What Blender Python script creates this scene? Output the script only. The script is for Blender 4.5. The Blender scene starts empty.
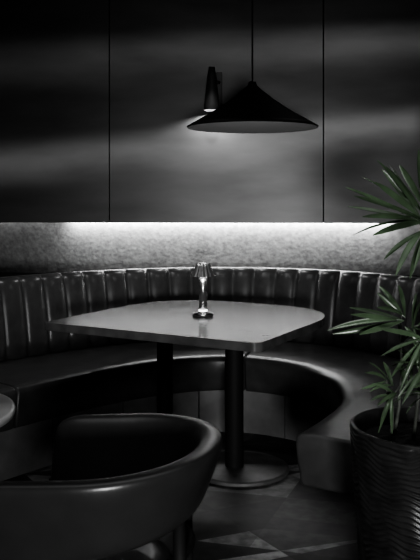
import bpy, bmesh, math, random
from mathutils import Vector, Matrix
random.seed(23)
C=bpy.context.scene.collection

# ---------------- helpers ----------------
def mat(name,g,rough=.5,metal=0,var=0.0,scale=8,bump=0,bscale=None,g2=None,spec=.5,stretch=None,emit=0,detail=4,tint=(1,1,1)):
    m=bpy.data.materials.new(name); m.use_nodes=True
    nt=m.node_tree; b=nt.nodes['Principled BSDF']
    def col(x): return (x*tint[0],x*tint[1],x*tint[2],1)
    b.inputs['Base Color'].default_value=col(g)
    b.inputs['Roughness'].default_value=rough; b.inputs['Metallic'].default_value=metal
    b.inputs['Specular IOR Level'].default_value=spec
    tc=nt.nodes.new('ShaderNodeTexCoord'); mp=nt.nodes.new('ShaderNodeMapping')
    nt.links.new(tc.outputs['Object'],mp.inputs[0])
    if stretch: mp.inputs['Scale'].default_value=stretch
    if var>0:
        n=nt.nodes.new('ShaderNodeTexNoise'); n.inputs['Scale'].default_value=scale; n.inputs['Detail'].default_value=detail
        nt.links.new(mp.outputs[0],n.inputs['Vector'])
        r=nt.nodes.new('ShaderNodeValToRGB')
        lo=g*(1-var); hi=g*(1+var)
        r.color_ramp.elements[0].position=.3; r.color_ramp.elements[1].position=.7
        r.color_ramp.elements[0].color=col(lo); r.color_ramp.elements[1].color=col(hi)
        nt.links.new(n.outputs[0],r.inputs[0]); nt.links.new(r.outputs[0],b.inputs['Base Color'])
    if bump>0:
        n2=nt.nodes.new('ShaderNodeTexNoise'); n2.inputs['Scale'].default_value=bscale or scale; n2.inputs['Detail'].default_value=5
        nt.links.new(mp.outputs[0],n2.inputs['Vector'])
        bp=nt.nodes.new('ShaderNodeBump'); bp.inputs['Strength'].default_value=bump; bp.inputs['Distance'].default_value=.01
        nt.links.new(n2.outputs[0],bp.inputs['Height']); nt.links.new(bp.outputs[0],b.inputs['Normal'])
    if emit>0:
        b.inputs['Emission Color'].default_value=(1,1,1,1); b.inputs['Emission Strength'].default_value=emit
    return m

def mesh(name,verts,faces,m=None,parent=None,smooth=True,bevel=0,label=None,cat=None,sub=0,kind=None,group=None):
    me=bpy.data.meshes.new(name); me.from_pydata([tuple(v) for v in verts],[],faces)
    bm=bmesh.new(); bm.from_mesh(me); bmesh.ops.recalc_face_normals(bm,faces=bm.faces); bm.to_mesh(me); bm.free()
    for p in me.polygons: p.use_smooth=smooth
    o=bpy.data.objects.new(name,me); C.objects.link(o)
    if m: me.materials.append(m)
    if parent: o.parent=parent
    if bevel:
        bv=o.modifiers.new('bevel','BEVEL'); bv.width=bevel; bv.segments=3; bv.limit_method='ANGLE'; bv.angle_limit=math.radians(40)
        o.modifiers.new('wn','WEIGHTED_NORMAL')
    if sub:
        s=o.modifiers.new('sub','SUBSURF'); s.levels=sub; s.render_levels=sub
    if label: o['label']=label
    if cat: o['category']=cat
    if kind: o['kind']=kind
    if group: o['group']=group
    return o

def empty(name,loc,label,cat,group=None):
    o=bpy.data.objects.new(name,None); o.location=loc; C.objects.link(o); o.empty_display_size=.1
    o['label']=label; o['category']=cat
    if group:o['group']=group
    return o

def box(name,x0,x1,y0,y1,z0,z1,**k):
    v=[(x,y,z) for x in(x0,x1) for y in(y0,y1) for z in(z0,z1)]
    f=[(0,1,3,2),(4,6,7,5),(0,4,5,1),(2,3,7,6),(0,2,6,4),(1,5,7,3)]
    return mesh(name,v,f,**k)

def lathe(name,prof,n=48,close=False,cx=0,cy=0,rib=None,**k):
    v=[];f=[];rings=[]
    for r,z in prof:
        if r<1e-6:
            rings.append([len(v)]); v.append((cx,cy,z))
        else:
            rings.append(list(range(len(v),len(v)+n)))
            for i in range(n):
                a=2*math.pi*i/n
                q=1 if not rib else 1+rib[1]*math.cos(a*rib[0])
                v.append((cx+r*q*math.cos(a),cy+r*q*math.sin(a),z))
    L=list(zip(rings,rings[1:]))
    if close: L.append((rings[-1],rings[0]))
    for a,b in L:
        for i in range(n):
            j=(i+1)%n
            if len(a)==1 and len(b)==1: continue
            if len(a)==1: f.append((a[0],b[i],b[j]))
            elif len(b)==1: f.append((a[i],a[j],b[0]))
            else: f.append((a[i],a[j],b[j],b[i]))
    return mesh(name,v,f,**k)

def tube(name,pts,rads,n=10,**k):
    v=[];f=[];P=[Vector(p) for p in pts]
    if not hasattr(rads,'__len__'): rads=[rads]*len(P)
    for i,p in enumerate(P):
        t=(P[min(i+1,len(P)-1)]-P[max(i-1,0)]).normalized()
        up=Vector((0,0,1)) if abs(t.z)<.9 else Vector((0,1,0))
        a=t.cross(up).normalized(); b=t.cross(a).normalized()
        for j in range(n):
            an=2*math.pi*j/n; v.append(p+(a*math.cos(an)+b*math.sin(an))*rads[i])
    for i in range(len(P)-1):
        for j in range(n):
            jj=(j+1)%n; f.append((i*n+j,i*n+jj,(i+1)*n+jj,(i+1)*n+j))
    f.append(tuple(range(n))); f.append(tuple((len(P)-1)*n+j for j in range(n)))
    return mesh(name,v,f,**k)

def catmull(P,step=.01):
    P=[Vector((a,b,0)) for a,b in P]; out=[]
    Q=[P[0]*2-P[1]]+P+[P[-1]*2-P[-2]]
    for i in range(1,len(Q)-2):
        for s in range(40):
            t=s/40
            out.append(.5*((2*Q[i])+(Q[i+1]-Q[i-1])*t+(2*Q[i-1]-5*Q[i]+4*Q[i+1]-Q[i+2])*t*t+(3*Q[i]-Q[i-1]-3*Q[i+1]+Q[i+2])*t**3))
    out.append(P[-1])
    for _ in range(60):
        out=[out[0]]+[(out[i-1]+out[i]*2+out[i+1])/4 for i in range(1,len(out)-1)]+[out[-1]]
    d=[0]
    for a,b in zip(out,out[1:]): d.append(d[-1]+(b-a).length)
    n=int(d[-1]/step); res=[];j=0
    for i in range(n+1):
        s=d[-1]*i/n
        while j<len(d)-2 and d[j+1]<s: j+=1
        t=(s-d[j])/(d[j+1]-d[j]); res.append(out[j].lerp(out[j+1],t))
    return res,d[-1]

def sweep(name,path,normals,prof,disp=None,i0=0,i1=None,endround=None,**k):
    i1=len(path)-1 if i1 is None else i1
    v=[];f=[];m=len(prof)
    cu=sum(p[0] for p in prof)/m; cz=sum(p[1] for p in prof)/m
    for i in range(i0,i1+1):
        q=0
        if endround:
            e=(i1-i)*.006
            if e<endround: q=endround*(1-math.sqrt(max(0,1-((endround-e)/endround)**2)))
        for (u,z,w) in prof:
            if q:
                u=u+q*(1 if u<cu else -1); z=z+q*(1 if z<cz else -1)
            d=disp(i) if disp else 0
            p=path[i]+normals[i]*(u-w*d); v.append((p.x,p.y,z+(0 if not disp else (w*d*.16 if z>.8 else 0))))
    n=i1-i0+1
    for i in range(n-1):
        for j in range(m):
            jj=(j+1)%m; f.append((i*m+j,i*m+jj,(i+1)*m+jj,(i+1)*m+j))
    f.append(tuple(range(m))); f.append(tuple((n-1)*m+j for j in range(m)))
    return mesh(name,v,f,**k)

# ---------------- materials ----------------
M_panel=mat('brushed_metal_panel',.18,.42,.5,.22,3.0,.06,4,stretch=(.5,1,1.8),detail=9)
M_plaster=mat('plaster',.38,.85,0,.24,30,.2,44,detail=12)
M_dark=mat('dark_trim',.012,1,spec=.05)
M_ceil=mat('ceiling_paint',.02,.9)
M_side=mat('side_wall_paint',.03,.8,var=.1)
M_leather=mat('black_leather',.105,.32,0,.12,25,.02,50,spec=.65)
M_leather2=mat('black_leather_seat',.075,.32,0,.2,12,.14,16,spec=.65)
M_plinth=mat('plinth_panel',.20,.45,.2,.35,5,.1,12)
M_stone=mat('table_stone',.125,.24,0,.30,14,.005,60,detail=9)
M_steel=mat('black_steel',.022,.65,.1,spec=.3)
M_base=mat('worn_steel_base',.15,.5,.2,.3,12)
M_shade=mat('shade_black',.010,.6,spec=.3)
M_shadein=mat('shade_inner',.20,.6)
M_sconcein=mat('sconce_inner',.01,.8,spec=.1)
M_chrome=mat('chrome',.8,.22,1)
M_wood=mat('dark_wood',.02,.6,0,.4,6,stretch=(1,1,.2),spec=.2)
M_chair=mat('chair_leather',.045,.32,0,.08,14,.04,70,spec=.62)
M_white=mat('marble_table',.45,.3,0,.25,5)
M_pot=mat('pot_glaze',.038,.34,.1,.3,20)
M_soil=mat('soil',.03,.95,0,.5,40,.8,60)
M_leaf=mat('palm_leaf',.11,.26,0,.35,12,tint=(.74,1.10,.66))
M_stem=mat('palm_cane',.11,.6,0,.4,30,tint=(.95,1.02,.9))
M_cord=mat('cord',.02,.7)
M_led=mat('led_diffuser',.9,.5,emit=3)
M_ring=mat('lamp_light_ring',.9,.5,emit=2.5)

def floor_mat():
    m=bpy.data.materials.new('angular_stone_floor'); m.use_nodes=True; nt=m.node_tree; b=nt.nodes['Principled BSDF']
    N=nt.nodes.new; L=nt.links.new
    tc=N('ShaderNodeTexCoord')
    def tri(rot,sc,loc):
        mp=N('ShaderNodeMapping'); mp.inputs['Rotation'].default_value=(0,0,math.radians(rot)); mp.inputs['Scale'].default_value=sc; mp.inputs['Location'].default_value=loc
        L(tc.outputs['Object'],mp.inputs[0])
        fl=N('ShaderNodeVectorMath'); fl.operation='FLOOR'; L(mp.outputs[0],fl.inputs[0])
        fr=N('ShaderNodeVectorMath'); fr.operation='FRACTION'; L(mp.outputs[0],fr.inputs[0])
        sx=N('ShaderNodeSeparateXYZ'); L(fr.outputs[0],sx.inputs[0])
        gt=N('ShaderNodeMath'); gt.operation='GREATER_THAN'; L(sx.outputs[0],gt.inputs[0]); L(sx.outputs[1],gt.inputs[1])
        cx=N('ShaderNodeCombineXYZ'); L(gt.outputs[0],cx.inputs[2])
        zero=N('ShaderNodeVectorMath'); zero.operation='MULTIPLY'; zero.inputs[1].default_value=(1,1,0); L(fl.outputs[0],zero.inputs[0])
        ad=N('ShaderNodeVectorMath'); ad.operation='ADD'; L(zero.outputs[0],ad.inputs[0]); L(cx.outputs[0],ad.inputs[1])
        wn=N('ShaderNodeTexWhiteNoise'); L(ad.outputs[0],wn.inputs['Vector'])
        return wn.outputs['Value']
    a=tri(17,(2.3,2.9,1),(.2,.1,0.5)); b2=tri(66,(1.7,2.4,1),(.3,.7,0.5))
    av=N('ShaderNodeMath'); av.operation='MULTIPLY'; L(a,av.inputs[0]); L(b2,av.inputs[1])
    r=N('ShaderNodeValToRGB'); e=r.color_ramp.elements
    e[0].color=(.014,.014,.014,1); e[1].color=(.36,.36,.36,1); e[0].position=.03; e[1].position=.6
    x=e.new(.2); x.color=(.06,.06,.06,1)
    L(av.outputs[0],r.inputs[0])
    n=N('ShaderNodeTexNoise'); n.inputs['Scale'].default_value=18; n.inputs['Detail'].default_value=10; L(tc.outputs['Object'],n.inputs['Vector'])
    r2=N('ShaderNodeValToRGB'); r2.color_ramp.elements[0].position=.38; r2.color_ramp.elements[0].color=(.5,.5,.5,1); r2.color_ramp.elements[1].position=.62; r2.color_ramp.elements[1].color=(1.2,1.2,1.2,1)
    L(n.outputs[0],r2.inputs[0])
    mx=N('ShaderNodeMix'); mx.data_type='RGBA'; mx.blend_type='MULTIPLY'; mx.inputs[0].default_value=1
    L(r.outputs[0],mx.inputs[6]); L(r2.outputs[0],mx.inputs[7]); L(mx.outputs[2],b.inputs['Base Color'])
    b.inputs['Roughness'].default_value=.5
    return m
M_floor=floor_mat()

# ---------------- room ----------------
ZC=3.0
box('floor',-3.2,3.2,-2.2,5.9,-.1,0,m=M_floor,smooth=False,kind='structure')
box('ceiling',-3.2,3.2,-2.2,5.9,ZC,ZC+.1,m=M_ceil,smooth=False,kind='structure')
box('wall_left',-3.3,-3.2,-2.2,5.9,0,ZC,m=M_side,smooth=False,kind='structure')
box('wall_right',3.2,3.3,-2.2,5.9,0,ZC,m=M_side,smooth=False,kind='structure')
box('wall_front',-3.2,3.2,-2.3,-2.2,0,ZC,m=M_side,smooth=False,kind='structure')
YAW=math.radians(-4)
def wallframe(o):
    o.location=(0,5.28,0); o.rotation_euler=(0,0,YAW); return o
wallframe(box('wall_back',-3.4,3.4,.12,.22,0,ZC,m=M_plaster,smooth=False,kind='structure'))
seams=[-2.14,-.69,.762,2.21]
ends=[-3.2]+seams+[3.2]
ZP=1.175
for i,(a,b) in enumerate(zip(ends,ends[1:])):
    o=box('wall_panel' if i==0 else 'wall_panel.%03d'%i,a+.003,b-.003,0,.03,ZP,ZC-.002,m=M_panel,smooth=False,bevel=.002)
    wallframe(o); o['label']='large brushed dark metal wall panel above the booth'; o['category']='wall panel'; o['group']='metal wall panels'
wallframe(box('trim_1',-3.2,3.2,.040,.118,ZP+.06,ZC-.002,m=M_dark,smooth=False,kind='structure'))
wallframe(box('seam_light_block',-3.2,3.2,.0305,.0395,ZP+.003,ZC-.002,m=M_dark,smooth=False,kind='structure'))  # hidden strip added to stop led light leaking through the panel seams
o=wallframe(box('led_strip',-2.9,2.9,.06,.08,ZP+.045,ZP+.058,m=M_led,smooth=False)); o['label']='slim glowing light strip tucked under the metal wall panels'; o['category']='light strip'

# ---------------- banquette ----------------
inner=[(-1.55,2.55),(-1.38,2.95),(-1.15,3.33),(-.9,3.66),(-.62,3.98),(-.275,4.27),(.1,4.39),(.42,4.24),(.59,3.96),(.615,3.68),(.57,3.42),(.45,3.17),(.32,2.95)]
path,plen=catmull(inner,.006)
nrm=[]
for i in range(len(path)):
    t=(path[min(i+1,len(path)-1)]-path[max(i-1,0)]).normalized()
    nrm.append(Vector((-t.y,t.x,0)))
for _ in range(120):
    nrm=[nrm[0]]+[(nrm[i-1]+nrm[i]+nrm[i+1]).normalized() for i in range(1,len(nrm)-1)]+[nrm[-1]]
bq=empty('banquette',(0,4.6,0),'curved black leather booth bench with vertically channelled backrest','bench')
def par(o,p):
    o.parent=p; o.matrix_parent_inverse=Matrix.Translation(-Vector(p.location)); return o
off=[path[i]+nrm[i]*.66 for i in range(len(path))]
S=[0]
for a,b in zip(off,off[1:]): S.append(S[-1]+(b-a).length)
W=S[-1]/round(S[-1]/.143)
def bulge(i):
    ph=(S[i]/W)%1.0
    return .030*(abs(math.sin(math.pi*ph))**.45)
prof=[(.580,.452,1),(.588,.54,1),(.602,.64,1),(.620,.74,1),(.637,.82,1),(.652,.862,1),(.668,.884,1),(.69,.893,.8),(.72,.893,.3),(.750,.883,.0),(.765,.86,0),(.77,.452,0)]
par(sweep('backrest',path,nrm,prof,disp=bulge,m=M_leather),bq)
sp=[(.016,.30,0),(.018,.262,0),(.030,.252,0),(.57,.25,0),(.765,.25,0),(.765,.448,0),(.5,.449,0),(.2,.452,0),(.06,.452,0),(.022,.448,0),(.006,.437,0),(.0,.415,0),(.003,.36,0),(.008,.33,0)]
n=len(path); cuts=[0,int(n*.30),int(n*.615),n-1]
for a,b in zip(cuts,cuts[1:]):
    last=b>=n-1
    o=par(sweep('seat_cushion',path,nrm,sp,i0=a,i1=b-(0 if last else 1),endround=.014 if last else .012,m=M_leather2),bq)
pp=[(.08,0.001,0),(.74,0.001,0),(.74,.249,0),(.08,.249,0)]
pe=n-100
cut2=[0]+[int(n*t) for t in(.12,.24,.36,.46,.56,.66,.76)]+[pe]
for a,b in zip(cut2,cut2[1:]):
    o=par(sweep('plinth_panel',path,nrm,pp,i0=a,i1=b-1 if b<pe else b,m=M_plinth,smooth=False),bq)

lv=[];lf=[]
idx=[i for i in range(n) if (path[i]+nrm[i]*.79).y>3.9]
for i in idx:
    p=path[i]+nrm[i]*.785
    yw=5.28+.11-math.tan(-YAW)*p.x
    for z in(.79,.82):
        lv.append((p.x,p.y,z)); lv.append((p.x,max(yw,p.y+.01),z))
for k in range(len(idx)-1):
    a=k*4;b=a+4
    lf+= [(a,a+1,b+1,b),(a+2,b+2,b+3,a+3),(a,b,b+2,a+2),(a+1,a+3,b+3,b+1)]
lf+=[(0,2,3,1),(len(lv)-4,len(lv)-3,len(lv)-1,len(lv)-2)]
o=mesh('trim_2',lv,lf,m=M_dark,smooth=False,kind='structure')

# ---------------- main table ----------------
tb=empty('dining_table',(0,3.8,0),'stone-topped booth table with one rounded side on two black posts','table')
e1=Vector((.874,-.486,0)); e2=Vector((.486,.874,0)); A=Vector((-.790,3.70,0)); Lw=1.13; st=.54
outline=[]
def fillet(c,d0,d1,r,nn=6):
    return [c+d0*r*(1-math.sin(t*math.pi/2/nn))+d1*r*(1-math.cos(t*math.pi/2/nn)) for t in range(nn+1)]
outline+=fillet(A,e2,e1,.015)
outline+=fillet(A+e1*Lw,-e1,e2,.04)
cc=A+e1*Lw/2+e2*st
for k in range(61):
    t=math.pi*k/60; c,s=math.cos(t),math.sin(t); q=2/2.8
    outline.append(cc+e1*(Lw/2)*math.copysign(abs(c)**q,c)+e2*(.57)*abs(s)**q)
zt=.75;th=.038
m_=len(outline); v=[(p.x,p.y,zt-th) for p in outline]+[(p.x,p.y,zt) for p in outline]
f=[tuple(range(m_)),tuple(range(m_,2*m_))]+[(i,(i+1)%m_,m_+(i+1)%m_,m_+i) for i in range(m_)]
par(mesh('table_top',v,f,m=M_stone,smooth=False,bevel=.002),tb)
for (x,y,r) in((.12,3.84,.045),(-.235,4.06,.041)):
    par(lathe('post',[(0,.024),(r,.024),(r,.704),(r+.05,.704),(r+.05,.711),(0,.711)],cx=x,cy=y,m=M_steel,smooth=False),tb)
    bx=x+.03 if x>0 else x
    o=par(lathe('base_plate',[(0,.001),(.235,.001),(.24,.006),(.238,.018),(.23,.023),(0,.024)],n=72,cx=bx,cy=y,m=M_base,smooth=False),tb)

# ---------------- table lamp ----------------
lx,ly=-.035,3.9
tl=empty('table_lamp',(lx,ly,zt),'small cordless polished metal table lamp on the booth table','lamp')
def L_(prof): return [(r,z+zt) for r,z in prof]
par(lathe('base',L_([(0,.001),(.050,.001),(.053,.005),(.053,.014),(.050,.018),(.028,.020),(.026,.024),(0,.024)]),cx=lx,cy=ly,m=M_chrome),tl)
par(lathe('light_ring',L_([(0,.0243),(.0215,.0243),(.0215,.032),(0,.032)]),cx=lx,cy=ly,m=M_ring,smooth=False),tl)
M_sat=mat('satin_steel',.6,.27,.9)
M_sat2=mat('shade_steel',.62,.34,.85)
par(lathe('stem',L_([(0,.0325),(.0205,.0325),(.0205,.198),(.018,.20),(.007,.201),(.007,.22),(0,.22)]),n=96,cx=lx,cy=ly,m=M_sat),tl)
par(lathe('lamp_shade',L_([(.060,.200),(.059,.202),(.049,.222),(.039,.246),(.032,.263),(.029,.265),(.012,.267),(0,.268)]),n=160,rib=(16,.04),cx=lx,cy=ly,m=M_sat2),tl)

# ---------------- pendant lamp ----------------
px,py=.212,3.9; zr=1.695
pl=empty('pendant_lamp',(px,py,zr),'wide black conical pendant lamp hanging over the booth table','lamp')
outer=[(.325,zr-.004),(.328,zr+.002),(.30,zr+.018),(.20,zr+.075),(.11,zr+.135),(.05,zr+.183),(.022,zr+.208),(.018,zr+.225),(0,zr+.226)]
par(lathe('lamp_shade',outer,n=96,cx=px,cy=py,m=M_shade),pl)
innr=[(.323,zr-.003),(.297,zr+.014),(.197,zr+.071),(.107,zr+.131),(.047,zr+.175),(0,zr+.178)]
par(lathe('shade_lining',innr,n=96,cx=px,cy=py,m=M_shadein),pl)
par(lathe('bulb',[(0,zr+.045),(.02,zr+.05),(.032,zr+.07),(.03,zr+.09),(.016,zr+.115),(.014,zr+.14),(0,zr+.14)],n=24,cx=px,cy=py,m=M_shadein),pl)
par(tube('cord',[(px,py,zr+.224),(px,py,2.4),(px,py,ZC-.03)],.004,n=8,m=M_cord),pl)
par(lathe('ceiling_rose',[(0,ZC-.001),(.05,ZC-.001),(.05,ZC-.025),(.01,ZC-.035),(0,ZC-.035)],n=32,cx=px,cy=py,m=M_shade),pl)

# ---------------- wall sconce ----------------
sx_,sy_=.012,5.17
ws=empty('wall_sconce',(sx_,5.27,2.05),'black wall sconce with a tapered downward shade','lamp')
M_sconce=mat('sconce_metal',.10,.5,.4)
par(box('back_plate',sx_+.03,sx_+.07,5.245,5.27,1.95,2.19,m=M_sconce,smooth=False,bevel=.004),ws)
par(tube('arm',[(sx_+.05,5.25,2.12),(sx_+.03,5.22,2.12),(sx_,sy_,2.12)],.01,m=M_sconce),ws)
par(lathe('lamp_shade',[(.052,1.925),(.054,1.927),(.040,2.06),(.028,2.16),(.020,2.21),(0,2.215)],n=40,cx=sx_,cy=sy_,m=M_sconce),ws)
par(lathe('shade_lining',[(.051,1.926),(.037,2.06),(.025,2.15),(0,2.155)],n=40,cx=sx_,cy=sy_,m=M_sconcein),ws)

# ---------------- armchair ----------------
cxh,cyh=-.262,1.965
ch=empty('armchair',(cxh,cyh,0),'black leather tub armchair with a wraparound padded back','chair')
R=.242; AL=.235
CH=math.radians(-10)
def rc(x,y):
    dx,dy=x-cxh,y-cyh
    return (cxh+dx*math.cos(CH)-dy*math.sin(CH), cyh+dx*math.sin(CH)+dy*math.cos(CH))
cp=[]
NA=14
for i in range(NA): cp.append((cxh-AL+AL*i/NA, cyh-R, i/NA))
for i in range(33):
    a=-math.pi/2+math.pi*i/32
    q=2/2.1; c_,s_=math.cos(a),math.sin(a)
    cp.append((cxh+R*.98*abs(c_)**q,cyh+R*math.copysign(abs(s_)**q,s_),1))
for i in range(1,NA+1): cp.append((cxh-AL*i/NA,cyh+R,1-i/NA))
v=[];f=[]
M_=28
for i,(x,y,t) in enumerate(cp):
    j0=max(i-1,0); j1=min(i+1,len(cp)-1)
    T=Vector((cp[j1][0]-cp[j0][0],cp[j1][1]-cp[j0][1],0)).normalized(); Nn=Vector((T.y,-T.x,0))
    bk=max(0,(x-(cxh-AL))/(AL+R))
    ztop=.702+.036*bk**1.2; zbot=.485+.080*bk**1.3; w=.035
    edge=min(i,len(cp)-1-i)
    sc={0:.35,1:.66,2:.83,3:.93,4:.98}.get(edge,1)
    hh=(ztop-zbot)/2; zc=(ztop+zbot)/2
    for j in range(M_):
        an=2*math.pi*j/M_; c,s=math.cos(an),math.sin(an)
        u=w*math.copysign(abs(c)**.55,c)*sc; zz=hh*math.copysign(abs(s)**.46,s)*(1 if sc==1 else .62+.38*sc)
        lean=.032*(zz/hh)
        p=Vector((x,y,0))+Nn*(u+lean); X,Y=rc(p.x,p.y); v.append((X,Y,zc+zz))
nc=len(cp)
for i in range(nc-1):
    for j in range(M_):
        jj=(j+1)%M_; f.append((i*M_+j,i*M_+jj,(i+1)*M_+jj,(i+1)*M_+j))
f.append(tuple(range(M_))); f.append(tuple((nc-1)*M_+j for j in range(M_)))
par(mesh('backrest',v,f,m=M_chair,sub=1),ch)
def dshape(r,ext,cx,cy,nn=24):
    o=[]
    for i in range(nn+1):
        a=-math.pi/2+math.pi*i/nn; o.append((cx+r*math.cos(a),cy+r*math.sin(a)))
    for i in range(5):
        a=math.pi/2*i/4; o.append((cx-ext-.05*math.sin(a)+.0,cy+r-.05*(1-math.cos(a))))
    for i in range(5):
        a=math.pi/2*i/4; o.append((cx-ext-.05*math.cos(a),cy-r+.05-.05*math.sin(a)))
    return [rc(x,y) for x,y in o]
def loft(name,rings,**k):
    v=[];f=[];m=len(rings[0][0])
    for pts,z in rings:
        v+=[(x,y,z) for x,y in pts]
    for i in range(len(rings)-1):
        for j in range(m): f.append((i*m+j,i*m+(j+1)%m,(i+1)*m+(j+1)%m,(i+1)*m+j))
    f.append(tuple(range(m))); f.append(tuple((len(rings)-1)*m+j for j in range(m)))
    return mesh(name,v,f,**k)
par(loft('seat',[(dshape(r,AL-.02,cxh-.03,cyh),z) for r,z in((.185,.365),(.20,.372),(.205,.39),(.20,.415),(.185,.43),(.14,.438))],m=M_chair),ch)
par(loft('seat_frame',[(dshape(r,AL-.03,cxh-.03,cyh),z) for r,z in((.195,.325),(.20,.33),(.20,.358),(.195,.364))],m=M_wood,smooth=False),ch)
for (dx,dy) in((-.24,-.215),(-.24,.215),(.195,-.085),(.16,.16)):
    bx=cxh+dx; by=cyh+dy
    if dx>0:
        P=[(bx+.05,by,.001),(bx+.035,by,.18),(bx+.015,by,.38),(bx+.012,by,.575)]
    else:
        P=[(bx-.01,by+(cyh-by)*-.08,.001),(bx,by,.2),(bx+.012,by+(by-cyh)*.05,.40),(bx+.01,by+(by-cyh)*.10,.53)]
    par(tube('leg',[rc(x,y)+(z,) for x,y,z in P],[.011,.014,.017,.015],n=14,m=M_wood),ch)
P=[]
for i in range(13):
    a=-1.25+2.5*i/12; P.append(rc(cxh+.21*math.cos(a)*1.02,cyh+.2*math.sin(a))+(.445+.03*math.cos(a),))
par(tube('brace',P,.013,n=12,m=M_wood),ch)

# ---------------- round side table ----------------
tx,ty=-.885,2.24
rt=empty('round_table',(tx,ty,0),'small round pale stone table with a dark pedestal','table')
def dz(pr,d=-.03): return [(r,z+d) for r,z in pr]
par(lathe('table_top',dz([(0,.722),(.30,.722),(.315,.73),(.318,.74),(.314,.75),(.305,.752),(0,.752)]),n=96,cx=tx,cy=ty,m=M_white),rt)
par(lathe('pedestal',[(0,.02),(.03,.02),(.03,.68),(.10,.685),(.10,.6915),(0,.6915)],n=32,cx=tx,cy=ty,m=M_steel,smooth=False),rt)
par(lathe('base_plate',[(0,.001),(.2,.001),(.205,.01),(.19,.02),(0,.022)],n=48,cx=tx,cy=ty,m=M_steel,smooth=False),rt)

# ---------------- potted palm ----------------
qx,qy=.635,2.27
pp_=empty('potted_palm',(qx,qy,0),'lady palm in a tall black horizontally ribbed planter','plant')
zr_=.675
v=[];f=[];nn=220;rows=340
def potr(z): 
    t=z/zr_; return .168+.052*t**.8
prf=[]
for k in range(rows+1):
    z=.001+(zr_-.012)*k/rows
    prf.append((potr(z),z,1))
prf+=[(.222,zr_-.010,0),(.223,zr_-.003,0),(.219,zr_,0),(.210,zr_,0),(.206,zr_-.006,0),(.2,zr_-.10,0)]
for k,(r,z,w) in enumerate(prf):
    for i in range(nn):
        a=2*math.pi*i/nn
        ph=z*60+.5*math.sin(a*3+z*13)+.42*math.sin(a*7+2-z*15)+.22*math.sin(a*15+z*22)
        d=.0064*abs(math.sin(ph*math.pi))*w
        v.append((qx+(r+d)*math.cos(a),qy+(r+d)*math.sin(a),z))
for k in range(len(prf)-1):
    for i in range(nn): f.append((k*nn+i,k*nn+(i+1)%nn,(k+1)*nn+(i+1)%nn,(k+1)*nn+i))
f.append(tuple(range(nn)))
par(mesh('pot',v,f,m=M_pot),pp_)
par(lathe('soil',[(0,zr_-.035),(.1,zr_-.04),(.196,zr_-.05),(.196,zr_-.09),(0,zr_-.09)],n=48,cx=qx,cy=qy,m=M_soil),pp_)

def leaflet(v,f,base,dirv,length,width,droop,up):
    d=dirv.normalized(); side=d.cross(up).normalized(); nor=side.cross(d).normalized()
    K=12; b0=len(v); bend=random.uniform(-.15,.15); tw=random.uniform(-.7,.7)
    for k in range(K+1):
        t=k/K
        w=width*(.12+.88*min(1,t/.38)**.9)
        if t>.62: w=width*(.16+.84*max(0,1-((t-.62)/.38)**2.0))
        p=base+d*length*t-Vector((0,0,1))*droop*length*t*t+side*bend*length*t*t
        sd=side*math.cos(tw)+nor*math.sin(tw); nr=nor*math.cos(tw)-side*math.sin(tw)
        v.append(p+sd*w*.5+nr*w*.2); v.append(p); v.append(p-sd*w*.5+nr*w*.2)
    for k in range(K):
        a=b0+k*3;b=a+3
        f.append((a,a+1,b+1,b)); f.append((a+1,a+2,b+2,b+1))
def frond(hub,axis,n_,length,spread,width=.024,droop=.25,tilt=None):
    v=[];f=[]
    ax=Vector(axis).normalized(); up=tilt or Vector((0,-.75,.65))
    s=ax.cross(up).normalized(); u2=s.cross(ax).normalized()
    for k in range(n_):
        a=(k/(n_-1)-.5+random.uniform(-.06,.06))*spread
        dv=ax*math.cos(a)+s*math.sin(a)+u2*random.uniform(-.4,.35)
        leaflet(v,f,Vector(hub)-ax*random.uniform(0,.03),dv,length*random.uniform(.72,1.06)*(1-.12*abs(a)/ (spread/2)),width*random.uniform(.8,1.15),droop*random.uniform(.3,1.8)+.04,u2)
    o=mesh('frond',v,f,m=M_leaf)
    par(o,pp_); return o
zs=zr_-.05
def cane(p0,p1,r=.0055):
    a=Vector(p0);b=Vector(p1); mid=(a+b)/2+Vector((.015,0.01,.02))
    par(tube('cane',[a,a.lerp(mid,.5)+Vector((.004,0,0)),mid,b],[r,r,r*.9,r*.6],n=8,m=M_stem),pp_)
def petiole(a,b):
    a=Vector(a);b=Vector(b); mid=a.lerp(b,.5)+Vector((0,0,.02))
    par(tube('petiole',[a,mid,b],[.003,.0026,.0022],n=6,m=M_stem),pp_)
base=[(qx-.05,qy-.02,zs),(qx-.09,qy+.04,zs),(qx+.03,qy+.03,zs),(qx-.02,qy-.08,zs),(qx-.12,qy-.03,zs)]
tops=[(.63,2.27,1.25),(.565,2.31,.96),(.68,2.3,1.13),(.62,2.2,.88),(.51,2.25,.80)]
for a,b in zip(base,tops): cane(a,b)
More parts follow.
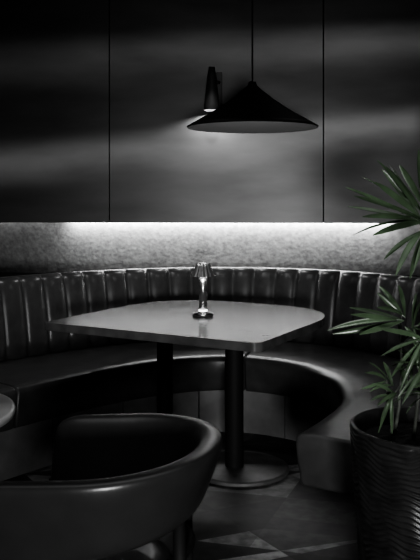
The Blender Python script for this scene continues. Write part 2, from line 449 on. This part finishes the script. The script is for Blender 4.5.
F=[((.595,2.25,1.29),(-.66,-.1,.62),7,.27,1.35,.019,.05,0),
   ((.595,2.24,1.27),(-1,-.15,.18),5,.26,.7,.019,.10,0),
   ((.63,2.28,1.31),(.1,.1,1),7,.23,1.5,.018,.1,2),
   ((.65,2.22,1.25),(.7,-.4,.1),7,.22,1.8,.017,.3,2),
   ((.60,2.2,1.24),(-.55,-.3,-.5),5,.17,1.0,.016,.10,2),
   ((.61,2.2,1.27),(-.2,-.7,.3),6,.13,2.6,.014,.15,0),
   ((.545,2.28,.98),(-1,-.1,.12),6,.21,.9,.015,.06,1),
   ((.565,2.3,1.0),(-.5,.1,.8),4,.13,1.1,.013,.1,1),
   ((.60,2.24,.97),(.4,-.5,.4),7,.17,2.4,.014,.25,1),
   ((.59,2.2,.93),(-.7,-.3,-.35),6,.15,1.3,.013,.2,1),
   ((.63,2.19,.90),(.2,-.4,.8),6,.15,2.2,.013,.15,3),
   ((.60,2.17,.87),(-.75,-.3,.15),6,.14,1.5,.012,.25,3),
   ((.51,2.25,.81),(-.6,-.1,.55),6,.12,1.7,.011,.15,4),
   ((.52,2.23,.77),(-.5,-.4,-.1),6,.11,1.6,.011,.3,4),
   ((.58,2.22,.80),(.3,-.4,.7),7,.13,2.3,.012,.2,4),
   ((.62,2.20,.78),(-.1,-.6,.3),7,.12,2.6,.012,.3,4),
   ((.60,2.26,.86),(.0,-.2,.9),6,.13,2.2,.011,.2,3)]
for hub,ax,k,l,sp_,w,dr,ti in F:
    frond(hub,ax,k,l,sp_,w,dr)
    petiole(Vector(tops[ti])-Vector((0,0,.05)),hub)

# ---------------- lights ----------------
def light(kind,name,loc,energy,rot=None,target=None,**k):
    l=bpy.data.lights.new(name,kind); l.energy=energy
    for a,b in k.items(): setattr(l,a,b)
    o=bpy.data.objects.new(name,l); o.location=loc; C.objects.link(o)
    if target is not None:
        o.rotation_euler=(Vector(target)-Vector(loc)).to_track_quat('-Z','Y').to_euler()
    elif rot: o.rotation_euler=rot
    return o
ld=light('AREA','led_light',(0,0,0),15,shape='RECTANGLE',size=2.2,size_y=.015)
ld.location=(.12+.096*math.sin(-YAW),5.28+.096-.12*math.tan(-YAW),ZP+.03); ld.rotation_euler=(0,0,YAW)
light('POINT','sconce_bulb',(sx_,sy_,1.945),9,shadow_soft_size=.008)
light('POINT','pendant_bulb',(px,py,zr+.03),1.5,shadow_soft_size=.03)
light('POINT','table_lamp_glow',(lx,ly-.035,zt+.188),.10,shadow_soft_size=.006)
light('AREA','wall_band_fill',(-.9,4.35,2.95),1.9,target=(-.9,5.25,1.74),shape='RECTANGLE',size=4.6,size_y=.05,spread=math.radians(8))  # added fill with no fixture, lays a light band across the panels
light('AREA','wall_band_fill.001',(-.7,4.1,2.95),.36,target=(-.7,5.25,2.32),shape='RECTANGLE',size=4.6,size_y=.06,spread=math.radians(16))  # second added fill, makes the upper band on the panels
light('AREA','overhead_fill',(0,2.0,2.95),5,rot=(0,0,0),shape='RECTANGLE',size=3.5,size_y=1.8,spread=math.radians(90))  # invented soft overhead fill, lifts the whole booth area
light('AREA','front_fill',(.12,-2.15,.95),9,target=(.2,4.3,.35),shape='RECTANGLE',size=.5,size_y=.5,spread=math.radians(50))  # added low fill from behind the camera, reaches bench base and chair
light('SPOT','unseen_spot',(-.9,3.2,2.95),38,target=(-.40,4.2,.5),spot_size=math.radians(68),spot_blend=1,shadow_soft_size=.10)  # unseen spot added for highlights on the seat and backrest
light('SPOT','unseen_spot.001',(.1,1.0,2.9),46,target=(.66,2.3,1.1),spot_size=math.radians(26),spot_blend=.8,shadow_soft_size=.06)  # unseen spot on the palm, taken from its brighter leaves
light('SPOT','unseen_spot.002',(1.1,3.9,2.95),12,target=(.5,3.7,.3),spot_size=math.radians(66),spot_blend=1,shadow_soft_size=.10)  # unseen spot added to brighten the right side of the bench
light('SPOT','unseen_spot.003',(-.6,1.35,2.9),30,target=(-.32,2.18,.64),spot_size=math.radians(17),spot_blend=1,shadow_soft_size=.08)  # unseen spot added to lighten the inside of the chair back

w=bpy.data.worlds.new('world'); bpy.context.scene.world=w; w.use_nodes=True
w.node_tree.nodes['Background'].inputs[0].default_value=(.02,.02,.02,1); w.node_tree.nodes['Background'].inputs[1].default_value=.5
try: bpy.context.scene.view_settings.look='AgX - High Contrast'
except Exception as e: print(e)

cam=bpy.data.cameras.new('camera'); co=bpy.data.objects.new('camera',cam); C.objects.link(co)
co.location=(0,0,1.33); co.rotation_euler=(math.radians(90),0,0)
cam.sensor_fit='VERTICAL'; cam.sensor_height=36; cam.sensor_width=27; cam.lens=780/560*36; cam.shift_y=-80/560
cam.dof.use_dof=True; cam.dof.focus_distance=3.7; cam.dof.aperture_fstop=11
bpy.context.scene.camera=co
